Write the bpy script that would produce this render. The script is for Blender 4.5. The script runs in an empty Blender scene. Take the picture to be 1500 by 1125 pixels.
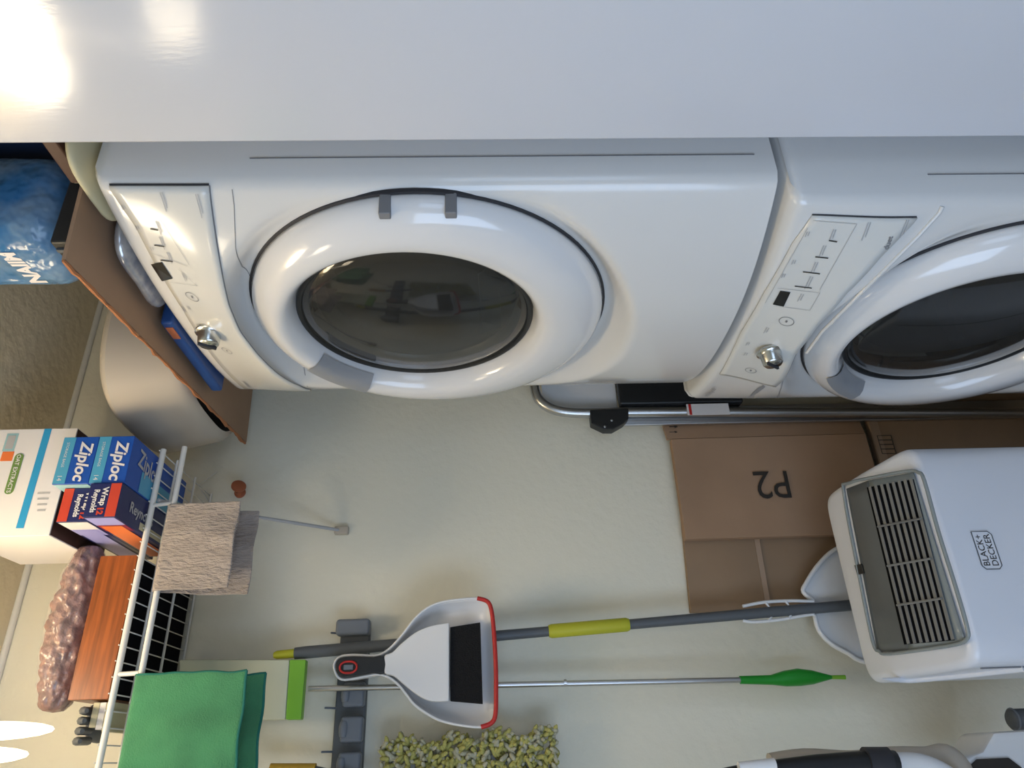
import bpy, bmesh, math, random
from mathutils import Vector, Matrix, noise
R=random.Random(7)
S=bpy.context.scene; COL=S.collection
# ---------------------------------------------------------------- camera
F_PX=1061.31; YAW=.480973431; PIT=.0339703373; ROL=-.0182912866
C0=Vector((-.78920753,-.83495508,1.5013784))
FW=Vector((math.sin(YAW)*math.cos(PIT),math.cos(YAW)*math.cos(PIT),-math.sin(PIT)))
_r=Vector((math.cos(YAW),-math.sin(YAW),0)); _u=_r.cross(FW)
RT=_r*math.cos(ROL)+_u*math.sin(ROL); UP=-_r*math.sin(ROL)+_u*math.cos(ROL)
cam=bpy.data.cameras.new('camera'); cam.sensor_fit='HORIZONTAL'; cam.sensor_width=36; cam.lens=F_PX/1500*36
cam.clip_start=.02
co=bpy.data.objects.new('camera',cam); COL.objects.link(co)
X=-UP; Y=RT; Z=-FW
co.matrix_world=Matrix(((X.x,Y.x,Z.x,C0.x),(X.y,Y.y,Z.y,C0.y),(X.z,Y.z,Z.z,C0.z),(0,0,0,1)))
S.camera=co
# ---------------------------------------------------------------- world, lights, exposure
S.view_settings.view_transform='Standard'; S.view_settings.look='None'
S.view_settings.gamma=1; S.view_settings.use_curve_mapping=False; S.view_settings.exposure=0.0
w=bpy.data.worlds.new('world'); S.world=w; w.use_nodes=True
w.node_tree.nodes['Background'].inputs[0].default_value=(.55,.7,1,1); w.node_tree.nodes['Background'].inputs[1].default_value=1.0
def light(name,kind,loc,energy,color,size=.1,rot=None,sy=None):
    l=bpy.data.lights.new(name,kind); l.energy=energy; l.color=color
    if kind=='AREA':
        l.size=size
        if sy: l.shape='RECTANGLE'; l.size_y=sy
    else: l.shadow_soft_size=size
    o=bpy.data.objects.new(name,l); COL.objects.link(o); o.location=loc
    if rot: o.rotation_euler=rot
    return o
# daylight through the left window; the light behind the camera is added fill
light('window_daylight','AREA',(-1.70,-.85,1.15),18,(.54,.72,1.0),1.25,(0,math.radians(-90),0),1.15)
light('rear_fill_light','AREA',(-.95,-3.1,1.15),10,(.58,.74,1.0),1.2,(math.radians(90),0,0),1.2)  # added cool fill in front of the closed back wall
LAMP_E=7.2; LAMP_C=(1,.83,.58)
# ---------------------------------------------------------------- pixel helpers: a photo pixel turned into a point at a real depth
def ray(ix,iy): return FW+RT*((1125-iy-562.5)/F_PX)+UP*((750-ix)/F_PX)
def pY(ix,iy,y): d=ray(ix,iy); return C0+d*((y-C0.y)/d.y)
def pX(ix,iy,x): d=ray(ix,iy); return C0+d*((x-C0.x)/d.x)
def pZ(ix,iy,z): d=ray(ix,iy); return C0+d*((z-C0.z)/d.z)
# ---------------------------------------------------------------- materials
def mat(name,col,rough=.5,metal=0,coat=0,noise_s=0,noise_a=0,bump=0,bump_s=60,bump_d=.002,trans=0,alpha=1,emit=None,es=0,col2=None,sheen=0,spec=.5,wave=None,ior=1.45,stretch=None):
    m=bpy.data.materials.new(name); m.use_nodes=True; nt=m.node_tree; b=nt.nodes['Principled BSDF']
    b.inputs['Base Color'].default_value=(*col,1); b.inputs['Roughness'].default_value=rough; b.inputs['Metallic'].default_value=metal
    b.inputs['Coat Weight'].default_value=coat; b.inputs['Coat Roughness'].default_value=.08
    b.inputs['Transmission Weight'].default_value=trans; b.inputs['Alpha'].default_value=alpha; b.inputs['Specular IOR Level'].default_value=spec
    b.inputs['IOR'].default_value=ior; b.inputs['Sheen Weight'].default_value=sheen
    if emit: b.inputs['Emission Color'].default_value=(*emit,1); b.inputs['Emission Strength'].default_value=es
    tc=nt.nodes.new('ShaderNodeTexCoord'); src=tc.outputs['Object']
    if stretch:
        mp=nt.nodes.new('ShaderNodeMapping'); mp.inputs['Scale'].default_value=stretch; nt.links.new(src,mp.inputs[0]); src=mp.outputs[0]
    if noise_s or col2:
        n=nt.nodes.new('ShaderNodeTexNoise'); n.inputs['Scale'].default_value=noise_s or 8; n.inputs['Detail'].default_value=4; nt.links.new(src,n.inputs['Vector'])
        r=nt.nodes.new('ShaderNodeValToRGB'); c2=col2 or tuple(max(0,c*(1-noise_a)) for c in col)
        r.color_ramp.elements[0].position=.35; r.color_ramp.elements[1].position=.65
        r.color_ramp.elements[0].color=(*c2,1); r.color_ramp.elements[1].color=(*col,1)
        nt.links.new(n.outputs['Fac'],r.inputs[0]); nt.links.new(r.outputs[0],b.inputs['Base Color'])
    if bump:
        n=nt.nodes.new('ShaderNodeTexNoise'); n.inputs['Scale'].default_value=bump_s; n.inputs['Detail'].default_value=3; nt.links.new(src,n.inputs['Vector'])
        bp=nt.nodes.new('ShaderNodeBump'); bp.inputs['Strength'].default_value=bump; bp.inputs['Distance'].default_value=bump_d
        nt.links.new(n.outputs['Fac'],bp.inputs['Height']); nt.links.new(bp.outputs[0],b.inputs['Normal'])
    return m
M=dict(
 wall=mat('wall_paint',(.82,.785,.65),.75,bump=.5,bump_s=45,bump_d=.004),
 ceil=mat('ceiling_paint',(.80,.70,.50),.85,bump=.6,bump_s=35,bump_d=.005),
 gloss=mat('glossy_white_paint',(.66,.67,.71),.14,coat=.3,bump=.14,bump_s=90,bump_d=.0010,stretch=(1,2.2,.5)),
 trim=mat('trim_paint',(.75,.74,.70),.5),
 floor=mat('floor_vinyl',(.36,.31,.26),.5,noise_s=6,noise_a=.3),
 app=mat('appliance_enamel',(.74,.73,.71),.22,coat=.5),
 door=mat('door_enamel',(.80,.79,.785),.14,coat=.6),
 panel=mat('console_plastic',(.73,.72,.68),.2,coat=.3),
 seam=mat('dark_seam',(.03,.03,.035),.5), print=mat('grey_print',(.22,.22,.23),.5), lprint=mat('light_grey_print',(.45,.45,.46),.5),
 screen=mat('display_black',(.012,.012,.012),.15),
 chrome=mat('brushed_chrome',(.62,.64,.64),.22,1), alu=mat('aluminium',(.55,.55,.55),.3,1), drum=mat('drum_steel',(.16,.16,.155),.35,1),
 glass=mat('smoked_glass',(.22,.22,.21),.04,trans=.9,ior=1.35,coat=.3), dark=mat('dark_plastic',(.018,.019,.02),.4), pocket=mat('grey_pocket',(.30,.31,.33),.4),
 wire=mat('white_coated_wire',(.75,.74,.70),.35), card=mat('cardboard',(.39,.245,.15),.85,noise_s=5,noise_a=.12,bump=.2,bump_s=120,bump_d=.001),
 card2=mat('cardboard_dull',(.33,.22,.135),.85,noise_s=5,noise_a=.15), tape=mat('packing_tape',(.36,.25,.17),.3), ink=mat('black_ink',(.03,.025,.02),.6),
 torn=mat('torn_card_edge',(.42,.17,.07),.9),
 bag=mat('blue_plastic_bag',(.025,.15,.36),.22,col2=(.22,.32,.42),noise_s=9,bump=1,bump_s=12,bump_d=.03),  # pale patches in the colour stand in for reflections on the crinkles
 navy=mat('navy_plastic',(.012,.028,.07),.45), white=mat('white_plastic',(.80,.80,.80),.3), cream=mat('cream_plastic',(.62,.56,.36),.5),
 tub=mat('frosted_plastic',(.50,.44,.36),.45,noise_s=3,noise_a=.05), brown=mat('dark_brown',(.07,.03,.02),.5),
 silver=mat('silver_blue_film',(.30,.32,.40),.22,.5,col2=(.62,.62,.62),noise_s=30,bump=.6,bump_s=30,bump_d=.004),
 bluec=mat('blue_card',(.02,.07,.24),.4), zip=mat('bag_box_blue',(.012,.085,.42),.35), zipc=mat('bag_box_cyan',(.08,.36,.56),.35), foil=mat('foil_box_navy',(.016,.022,.11),.35),
 red=mat('box_red',(.60,.06,.03),.4), orange=mat('box_orange',(.85,.20,.05),.4), paper=mat('paper_white',(.80,.77,.76),.55), stripe=mat('stripe_blue',(.03,.33,.62),.45),
 lav=mat('box_lavender',(.38,.38,.75),.45), glabel=mat('green_label',(.16,.28,.07),.5), mag=mat('box_magenta',(.25,.02,.06),.4), lteal=mat('pale_teal',(.33,.55,.58),.5),
 wood=mat('cherry_wood',(.34,.085,.014),.35,noise_s=14,noise_a=.45,stretch=(.6,6,9)), felt=mat('black_felt',(.008,.008,.01),.95,spec=.05),
 pell=mat('pellets',(.13,.045,.035),.5,col2=(.30,.14,.11),noise_s=45,bump=1,bump_s=55,bump_d=.012,coat=1),
 film=mat('clear_film',(.9,.85,.85),.06,alpha=.12,spec=1,bump=1,bump_s=30,bump_d=.01),
 beige=mat('beige_terry',(.40,.34,.30),.95,bump=1,bump_s=190,bump_d=.006,noise_s=40,noise_a=.22,sheen=.3,stretch=(1,1,.35)),
 green=mat('green_microfibre',(.065,.27,.12),.95,col2=(.05,.21,.095),noise_s=14,bump=.6,bump_s=320,bump_d=.003,sheen=.3), teal=mat('teal_binding',(.015,.16,.12),.8),
 gtool=mat('dark_grey_tool',(.10,.11,.12),.45), gtool2=mat('mid_grey_plastic',(.17,.19,.22),.4), lime=mat('lime_plastic',(.22,.52,.045),.4), yel=mat('yellow_grip',(.50,.50,.03),.5),
 pad=mat('cream_pad',(.66,.67,.50),.6), ggreen=mat('green_grip',(.015,.33,.03),.35), blk=mat('black_bristle',(.006,.006,.007),.9,bump=1,bump_s=300,bump_d=.004), redr=mat('red_rubber',(.55,.03,.025),.45),
 terra=mat('terracotta_plastic',(.42,.13,.06),.6), fy=mat('yellow_chenille',(.50,.47,.15),.95,bump=1,bump_s=250,bump_d=.003), fw=mat('white_chenille',(.52,.50,.36),.95,bump=1,bump_s=250,bump_d=.003),
 acw=mat('unit_white',(.78,.79,.83),.3,coat=.2), acg=mat('unit_grey',(.12,.125,.12),.3,coat=.3), acs=mat('slat_grey',(.24,.235,.22),.3,.1), acl=mat('unit_smoke_plastic',(.27,.30,.30),.18,coat=.4),
 globe=mat('lit_globe',(1,.95,.85),.4,emit=(1,.84,.60),es=24),
 bulb=mat('lit_bulb',(1,.95,.85),.4,emit=(1,.86,.62),es=2.5), pane=mat('window_glass',(1,1,1),.02,trans=1), orangey=mat('ochre_plastic',(.55,.33,.04),.5),
)
# ---------------------------------------------------------------- object helpers
def link(o,parent=None):
    COL.objects.link(o)
    if parent is not None: o.parent=parent; o.matrix_parent_inverse=Matrix.Translation(parent.location).inverted()
    return o
def mesh(name,V,F,m,parent=None,smooth=False,mi=None):
    me=bpy.data.meshes.new(name); me.from_pydata([tuple(v) for v in V],[],F); me.validate(); me.update()
    bm=bmesh.new(); bm.from_mesh(me); bmesh.ops.recalc_face_normals(bm,faces=bm.faces); bm.to_mesh(me); bm.free()
    for k in (m if isinstance(m,(list,tuple)) else [m]): me.materials.append(k)
    if mi and len(mi)==len(me.polygons):
        for p,i in zip(me.polygons,mi): p.material_index=i
    if smooth:
        for p in me.polygons: p.use_smooth=True
    return link(bpy.data.objects.new(name,me),parent)
def sharp(o,a=40):
    me=o.data; bm=bmesh.new(); bm.from_mesh(me)
    for e in bm.edges:
        if len(e.link_faces)==2 and e.calc_face_angle(0)>math.radians(a): e.smooth=False
    bm.to_mesh(me); bm.free()
    return o
def thing(name,label,cat,loc,group=None):
    o=bpy.data.objects.new(name,None); o.location=loc; o.empty_display_size=.05; COL.objects.link(o); tag(o,label,cat,group); return o
def tag(o,label,cat,group=None):
    o['label']=label; o['category']=cat
    if group: o['group']=group
    return o
def struct(o): o['kind']='structure'; return o
def wnorm(o):
    md=o.modifiers.new('weighted','WEIGHTED_NORMAL'); md.keep_sharp=True; md.weight=100
def box(name,lo,hi,m,parent=None,bev=0,seg=2,axes=None):
    """axes: optional (origin, ex, ey, ez) so that lo/hi are in that frame"""
    bm=bmesh.new(); bmesh.ops.create_cube(bm,size=1)
    for v in bm.verts: v.co=Vector([lo[i]+(v.co[i]+.5)*(hi[i]-lo[i]) for i in range(3)])
    if bev: bmesh.ops.bevel(bm,geom=list(bm.edges),offset=bev,segments=seg,profile=.5,affect='EDGES')
    if axes:
        o,ex,ey,ez=axes
        for v in bm.verts: v.co=o+ex*v.co.x+ey*v.co.y+ez*v.co.z
    bmesh.ops.recalc_face_normals(bm,faces=bm.faces)
    me=bpy.data.meshes.new(name); bm.to_mesh(me); bm.free(); me.materials.append(m)
    ob=link(bpy.data.objects.new(name,me),parent)
    if bev:
        for p in me.polygons: p.use_smooth=True
        sharp(ob,50); wnorm(ob)
    return ob
def frames(P,closed=False):
    n=len(P); T=[]
    for i in range(n):
        a=P[(i-1)%n] if (closed or i>0) else P[i]; b=P[(i+1)%n] if (closed or i<n-1) else P[i]
        T.append((b-a).normalized())
    up=Vector((0,0,1)) if abs(T[0].z)<.9 else Vector((1,0,0))
    N=[T[0].cross(up).normalized()]
    for i in range(1,n):
        v=N[-1]-T[i]*N[-1].dot(T[i]); N.append(v.normalized())
    return [(P[i],N[i],T[i].cross(N[i])) for i in range(n)]
def tubegeo(P,r,k=8,closed=False,flat=1):
    P=[Vector(p) for p in P]; rs=r if isinstance(r,(list,tuple)) else [r]*len(P); V=[];F=[]
    for (p,a,b),q in zip(frames(P,closed),rs):
        for j in range(k):
            t=2*math.pi*j/k; V.append(p+a*(q*math.cos(t))+b*(q*flat*math.sin(t)))
    n=len(P)
    for i in range(n if closed else n-1):
        for j in range(k):
            a=i*k+j;b=i*k+(j+1)%k;c=((i+1)%n)*k+(j+1)%k;d=((i+1)%n)*k+j; F.append((a,b,c,d))
    if not closed: F.append(tuple(range(k))[::-1]); F.append(tuple((n-1)*k+j for j in range(k)))
    return V,F
def tube(name,P,r,m,parent=None,k=8,closed=False):
    V,F=tubegeo(P,r,k,closed); return sharp(mesh(name,V,F,m,parent,True),60)
def smoothpts(P,n=6,closed=False):
    P=[Vector(p) for p in P]; out=[]; N=len(P)
    rng=range(N if closed else N-1)
    for i in rng:
        p0=P[(i-1)%N] if (closed or i>0) else P[i]; p1=P[i]; p2=P[(i+1)%N]; p3=P[(i+2)%N] if (closed or i+2<N) else p2
        for j in range(n):
            t=j/n; out.append(.5*((2*p1)+(p2-p0)*t+(2*p0-5*p1+4*p2-p3)*t*t+(3*p1-p0-3*p2+p3)*t**3))
    if not closed: out.append(P[-1])
    return out
def lathe(name,prof,o,ax,m,parent=None,k=48,cap=False,arc=None):
    ax=Vector(ax).normalized(); a=ax.cross(Vector((0,0,1)) if abs(ax.z)<.9 else Vector((1,0,0))).normalized(); b=ax.cross(a); V=[];F=[]
    t0,t1=arc if arc else (0,2*math.pi); kk=k+1 if arc else k
    for r,h in prof:
        for j in range(kk):
            t=t0+(t1-t0)*j/k; V.append(Vector(o)+ax*h+a*(r*math.cos(t))+b*(r*math.sin(t)))
    for i in range(len(prof)-1):
        for j in range(k):
            j2=(j+1) if arc else (j+1)%k; F.append((i*kk+j,i*kk+j2,(i+1)*kk+j2,(i+1)*kk+j))
    if cap: F.append(tuple(range(k))); F.append(tuple((len(prof)-1)*k+j for j in range(k)))
    return sharp(mesh(name,V,F,m,parent,True),55)
def prism(name,P,d,m,parent=None,bev=0,smooth=False):
    """solid from the planar loop P, pushed by vector d"""
    P=[Vector(p) for p in P]; n=len(P); d=Vector(d); V=P+[p+d for p in P]
    F=[tuple(range(n)),tuple(range(2*n-1,n-1,-1))]+[(i,(i+1)%n,n+(i+1)%n,n+i) for i in range(n)]
    o=mesh(name,V,F,m,parent)
    if bev:
        bm=bmesh.new(); bm.from_mesh(o.data)
        bmesh.ops.bevel(bm,geom=[e for e in bm.edges if len(e.link_faces)==2 and e.calc_face_angle(0)>.7],offset=bev,segments=2,profile=.5,affect='EDGES'); bm.to_mesh(o.data); bm.free()
    if smooth or bev:
        for p in o.data.polygons: p.use_smooth=True
        sharp(o,40); wnorm(o)
    return o
def grid(name,fn,nu,nv,m,parent=None,thick=0,smooth=True,flip=False):
    V=[fn(i/nu,j/nv) for i in range(nu+1) for j in range(nv+1)]
    F=[(i*(nv+1)+j,(i+1)*(nv+1)+j,(i+1)*(nv+1)+j+1,i*(nv+1)+j+1) for i in range(nu) for j in range(nv)]
    o=mesh(name,V,F,m,parent,smooth)
    if thick:
        md=o.modifiers.new('solid','SOLIDIFY'); md.thickness=thick; md.offset=0
    return o
def textgeo(s,size,bold=0,shear=0):
    cu=bpy.data.curves.new('t','FONT'); cu.body=s; cu.size=size; cu.align_x='CENTER'; cu.align_y='CENTER'; cu.offset=bold; cu.shear=shear; cu.resolution_u=3
    o=bpy.data.objects.new('t',cu); COL.objects.link(o); dg=bpy.context.evaluated_depsgraph_get(); dg.update()
    me=bpy.data.meshes.new_from_object(o.evaluated_get(dg)); V=[v.co.copy() for v in me.vertices]; F=[tuple(p.vertices) for p in me.polygons]
    bpy.data.objects.remove(o); bpy.data.meshes.remove(me); bpy.data.curves.remove(cu); return V,F
def text(name,s,size,o,ex,ey,m,parent,bold=0,sx=1,shear=0,surf=None):
    V,F=textgeo(s,size,bold,shear); o=Vector(o); ex=Vector(ex).normalized(); ey=Vector(ey).normalized()
    P=[o+ex*(v.x*sx)+ey*v.y for v in V]
    if surf: P=[surf(p) for p in P]
    return mesh(name,P,F,m,parent)
def quad(name,P,m,parent): return mesh(name,P,[tuple(range(len(P)))],m,parent)
def lerp(a,b,t): return a+(b-a)*t
def patch(name,c,u0,u1,v0,v1,m,parent,off):
    """sheet on the quad c=(p00,p10,p11,p01), lifted by vector off"""
    f=lambda u,v: lerp(lerp(c[0],c[1],u),lerp(c[3],c[2],u),v)+off
    return quad(name,[f(u0,v0),f(u1,v0),f(u1,v1),f(u0,v1)],m,parent)

# ================================================================ the room
ZC=2.63; YB=.96
struct(box('wall_far',(-1.85,YB,0),(.97,YB+.1,ZC),M['wall']))
struct(box('wall_alcove',(.87,-.067,0),(.97,YB,ZC),M['wall']))
struct(box('wall_right',(.01,-3.2,0),(.87,-.067,ZC),M['gloss'],bev=.004))
struct(box('floor',(-1.85,-3.3,-.1),(.97,YB+.1,0),M['floor']))
struct(box('ceiling',(-1.85,-3.3,ZC),(.97,YB+.1,ZC+.1),M['ceil']))
struct(box('wall_back',(-1.85,-3.3,0),(.87,-3.2,ZC),M['wall']))
wa,wc,w0,w1=-1.5,-.2,.5,1.8
wb=mesh('wall_left',[(x,y,z) for x in(-1.75,-1.85) for (y,z) in((-3.2,0),(YB,0),(YB,ZC),(-3.2,ZC),(wa,w0),(wc,w0),(wc,w1),(wa,w1))],
   [(0,1,5,4),(1,2,6,5),(2,3,7,6),(3,0,4,7),(8,12,13,9),(9,13,14,10),(10,14,15,11),(11,15,12,8),(4,5,13,12),(5,6,14,13),(6,7,15,14),(7,4,12,15),(0,8,9,1),(1,9,10,2),(2,10,11,3),(3,11,8,0)],M['wall']); struct(wb)
wn=bpy.data.objects.new('window_1',None); wn.location=(-1.8,(wa+wc)/2,w0); COL.objects.link(wn); struct(wn)
for a,b in (((-1.82,wa,w0),(-1.78,wa+.05,w1)),((-1.82,wc-.05,w0),(-1.78,wc,w1)),((-1.82,wa+.05,w0),(-1.78,wc-.05,w0+.05)),((-1.82,wa+.05,w1-.05),(-1.78,wc-.05,w1)),((-1.82,-.87,w0+.05),(-1.78,-.83,w1-.05))):
    box('window_frame',a,b,M['trim'],wn)
w2=bpy.data.objects.new('rear_fill_frame',None); w2.location=(-.95,-3.19,.5); COL.objects.link(w2); struct(w2)  # frame added around the rear fill light; the wall has no opening
for a,b in (((-1.62,-3.2,.48),(-1.56,-3.13,1.82)),((-.34,-3.2,.48),(-.28,-3.13,1.82)),((-1.56,-3.2,.48),(-.34,-3.13,.54)),((-1.56,-3.2,1.76),(-.34,-3.13,1.82))): box('window_frame',a,b,M['trim'],w2)
box('window_pane',(-1.56,-3.18,.54),(-.34,-3.175,1.76),M['pane'],w2)  # pane of the added frame, solid wall behind it
for ya,yb_ in ((wa+.05,-.87),(-.83,wc-.05)): box('window_pane',(-1.803,ya,w0+.05),(-1.798,yb_,w1-.05),M['pane'],wn)
tr=tube('trim_1',[(-1.75,YB-.004,ZC-.006),(.87,YB-.004,ZC-.006)],.008,M['trim'],None,k=8); struct(tr)
struct(box('baseboard_far',(-1.75,YB-.013,0),(.87,YB,.09),M['trim'],bev=.003))

# ceiling lamp: a canopy with three bare bulbs
lx,ly=-.785,.34
L=thing('ceiling_lamp','ceiling lamp with three glowing bare bulbs left of the wire shelf','lamp',(lx,ly,ZC))
lathe('canopy',[(.0,.0),(.085,.0),(.09,-.01),(.075,-.03),(.02,-.04),(.0,-.04)],(lx,ly,ZC-.001),(0,0,1),M['white'],L,k=32)
tube('stem',[(lx,ly,ZC-.04),(lx,ly,2.46)],.012,M['white'],L)
lathe('globe',[(.0,0),(.03,.004),(.055,.02),(.07,.05),(.07,.07),(.055,.10),(.03,.115)],(lx+.11,ly+.03,2.49),(0,0,1),M['globe'],L,k=28)
for bx,by,bz in ((.060,.01,2.142),(.028,.01,2.170),(-.003,.01,2.142)):
    lathe('bulb',[(.0,0),(.004,.004),(.008,.02),(.011,.045),(.0128,.075),(.012,.11),(.011,.14),(.011,.15)],(lx+bx,ly+by,bz),(0,0,1),M['bulb'],L,k=20)
    tube('bulb_socket',[(lx+bx,ly+by,bz+.15),(lx+bx,ly+by,bz+.19),(lx,ly,2.47)],[.013,.013,.006],M['white'],L)
light('bulb_light','POINT',(lx+.02,ly-.07,2.22),LAMP_E*.22,LAMP_C,.06)
light('globe_light','POINT',(lx+.11,ly-.10,2.53),LAMP_E*.75,LAMP_C,.07)

# ================================================================ washer and dryer
def machine(name,label,cat,X0,z0,H,W,K):
    T=thing(name,label,cat,(X0+.35,.343,z0)); cy,cz=.343,z0+H-.473-(.01 if z0>0 else 0); B=.08
    def front(y,z,dish=True):
        u=min(1,abs(y-.343)/.343); tb=min(1,max(0,(z-(z0+H-.17))/.17)); x=-(B-.045*tb*tb*(3-2*tb))*(1-u**2.3)
        t=(z-(z0+H-.02))/.02
        if t>0: x+=.02*(1-math.sqrt(max(0,1-min(1,t)**2)))+.0
        e=max(0,(u-.96)/.04); x+=.012*(1-math.sqrt(max(0,1-min(1,e)**2)))
        r=math.hypot(y-cy,z-cz); s=min(1,max(0,(r-.335*K)/.05)); s=s*s*(3-2*s); base=-.012
        if dish and r<.335*K+.05: x=lerp(max(base,x) if x<base else x,x,s)
        return x+X0
    def fs(ix,iy,off=0):
        x=X0-.06
        for _ in range(14):
            p=pX(ix,iy,x); x=front(p.y,p.z,False)
        p=pX(ix,iy,x); p.x-=off; return p
    # body
    ny,nz=90,130; V=[];F=[];idx={}
    for i in range(ny+1):
        for j in range(nz+1):
            y=W*i/ny; z=z0+H*j/nz; idx[i,j]=len(V); V.append((front(y,z),y,z))
    for i in range(ny):
        for j in range(nz):
            y=W*(i+.5)/ny; z=z0+H*(j+.5)/nz
            if math.hypot(y-cy,z-cz)>.23: F.append((idx[i,j],idx[i+1,j],idx[i+1,j+1],idx[i,j+1]))
    bx=X0+.74; nb=len(V); loop=[idx[i,0] for i in range(ny+1)]+[idx[ny,j] for j in range(1,nz+1)]+[idx[i,nz] for i in range(ny-1,-1,-1)]+[idx[0,j] for j in range(nz-1,0,-1)]
    for l in loop: V.append((bx,V[l][1],V[l][2]))
    n=len(loop)
    for k in range(n): F.append((loop[k],loop[(k+1)%n],nb+(k+1)%n,nb+k))
    F.append(tuple(range(nb,nb+n)))
    sharp(mesh('body',V,F,M['app'],T,True),50)
    bo=Vector((X0-.012,cy,cz)); ax=(-1,0,0)
    def slide(o):
        for v in o.data.vertices:
            d=math.hypot(v.co.y-bo.y,v.co.z-bo.z); t=min(1,max(0,(.322*K-d)/(.085*K))); t=t*t*(3-2*t)
            if v.co.x<bo.x+.02: v.co.z+=.028*t
        return o
    sc=lambda P: [(r*K,h) for r,h in P]
    slide(lathe('door',sc([(.300,-.004),(.326,-.002),(.3285,.008),(.326,.020),(.316,.033),(.300,.043),(.280,.050),(.262,.053),(.248,.051),(.238,.044),(.229,.030),(.224,.014),(.221,-.01)]),bo,ax,M['door'],T,k=96))
    lathe('door_gasket',sc([(.329,-.004),(.3335,-.004),(.3335,.003),(.329,.004)]),bo,ax,M['seam'],T,k=96)
    gl=slide(lathe('window_glass',sc([(.223,.004),(.220,.012),(.19,.022),(.14,.032),(.08,.038),(.03,.041),(.0005,.041),(.0005,.037),(.08,.034),(.14,.028),(.19,.018),(.216,.006)]),bo,ax,M['glass'],T,k=72))
    slide(lathe('glass_rim',sc([(.225,.011),(.221,.016),(.216,.016),(.213,.012)]),bo,ax,M['dark'],T,k=72))
    slide(lathe('drum',sc([(.226,-.005),(.21,-.02),(.205,-.05),(.235,-.06),(.24,-.40),(.20,-.43),(.0005,-.44)]),bo,ax,M['drum'],T,k=64))
    slide(lathe('drum_ring',sc([(.214,-.002),(.196,-.006),(.190,-.015),(.194,-.02)]),bo,ax,M['alu'],T,k=64))
    for a in (90,210,330):
        a=math.radians(a); d=Vector((0,math.cos(a),math.sin(a))); q=Vector((0,-math.sin(a),math.cos(a)))
        prism('drum_fin',[bo+Vector((.08,0,0))+d*.236+q*.03,bo+Vector((.08,0,0))+d*.19,bo+Vector((.08,0,0))+d*.236-q*.03],(.30,0,0),M['alu'],T)
    return T,front,fs,cy,cz,bo,gl,K
DRY=machine('clothes_dryer','white front loading dryer stacked on top, clear round door','dryer',0,1.045,1.045,.686,1.0)
WSH=machine('washing_machine','white front loading washer at the bottom of the stack','washer',-.045,0,1.03,.70,.945)

def ribbon(name,pts,wd,m,T,front,off=.0012):
    """thin printed line draped over the machine front"""
    P=[Vector(p) for p in pts]; V=[];F=[]
    for i,p in enumerate(P):
        a=P[max(0,i-1)]; b=P[min(len(P)-1,i+1)]; t=(b-a); t.x=0; t.normalize(); nn=Vector((0,-t.z,t.y))
        for s in(-.5,.5):
            q=p+nn*(wd*s); q.x=front(q.y,q.z)-off; V.append(q)
    for i in range(len(P)-1): F.append((2*i,2*i+1,2*i+3,2*i+2))
    return mesh(name,V,F,m,T)
def pl(fs,pts,n=10): # polyline through photo pixels, on the surface
    return [p for p in pl_(fs,pts,n) if .006<p.y<.688]
def pl_(fs,pts,n=10):
    out=[]
    for a,b in zip(pts,pts[1:]):
        for k in range(n): out.append(fs(a[0]+(b[0]-a[0])*k/n,a[1]+(b[1]-a[1])*k/n))
    out.append(fs(*pts[-1])); return out
def poly(name,mc,pts,m,off=.0016,par=None):
    return quad(name,[mc[2](x,y,off) for x,y in pts],m,par or mc[0])
def ring(name,mc,ix,iy,r,m,wd=.0012):
    c=mc[2](ix,iy); P=[Vector((0,c.y+r*math.cos(t*math.pi/12),c.z+r*math.sin(t*math.pi/12))) for t in range(25)]
    return ribbon(name,P,wd,m,mc[0],mc[1],.0018)
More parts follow.
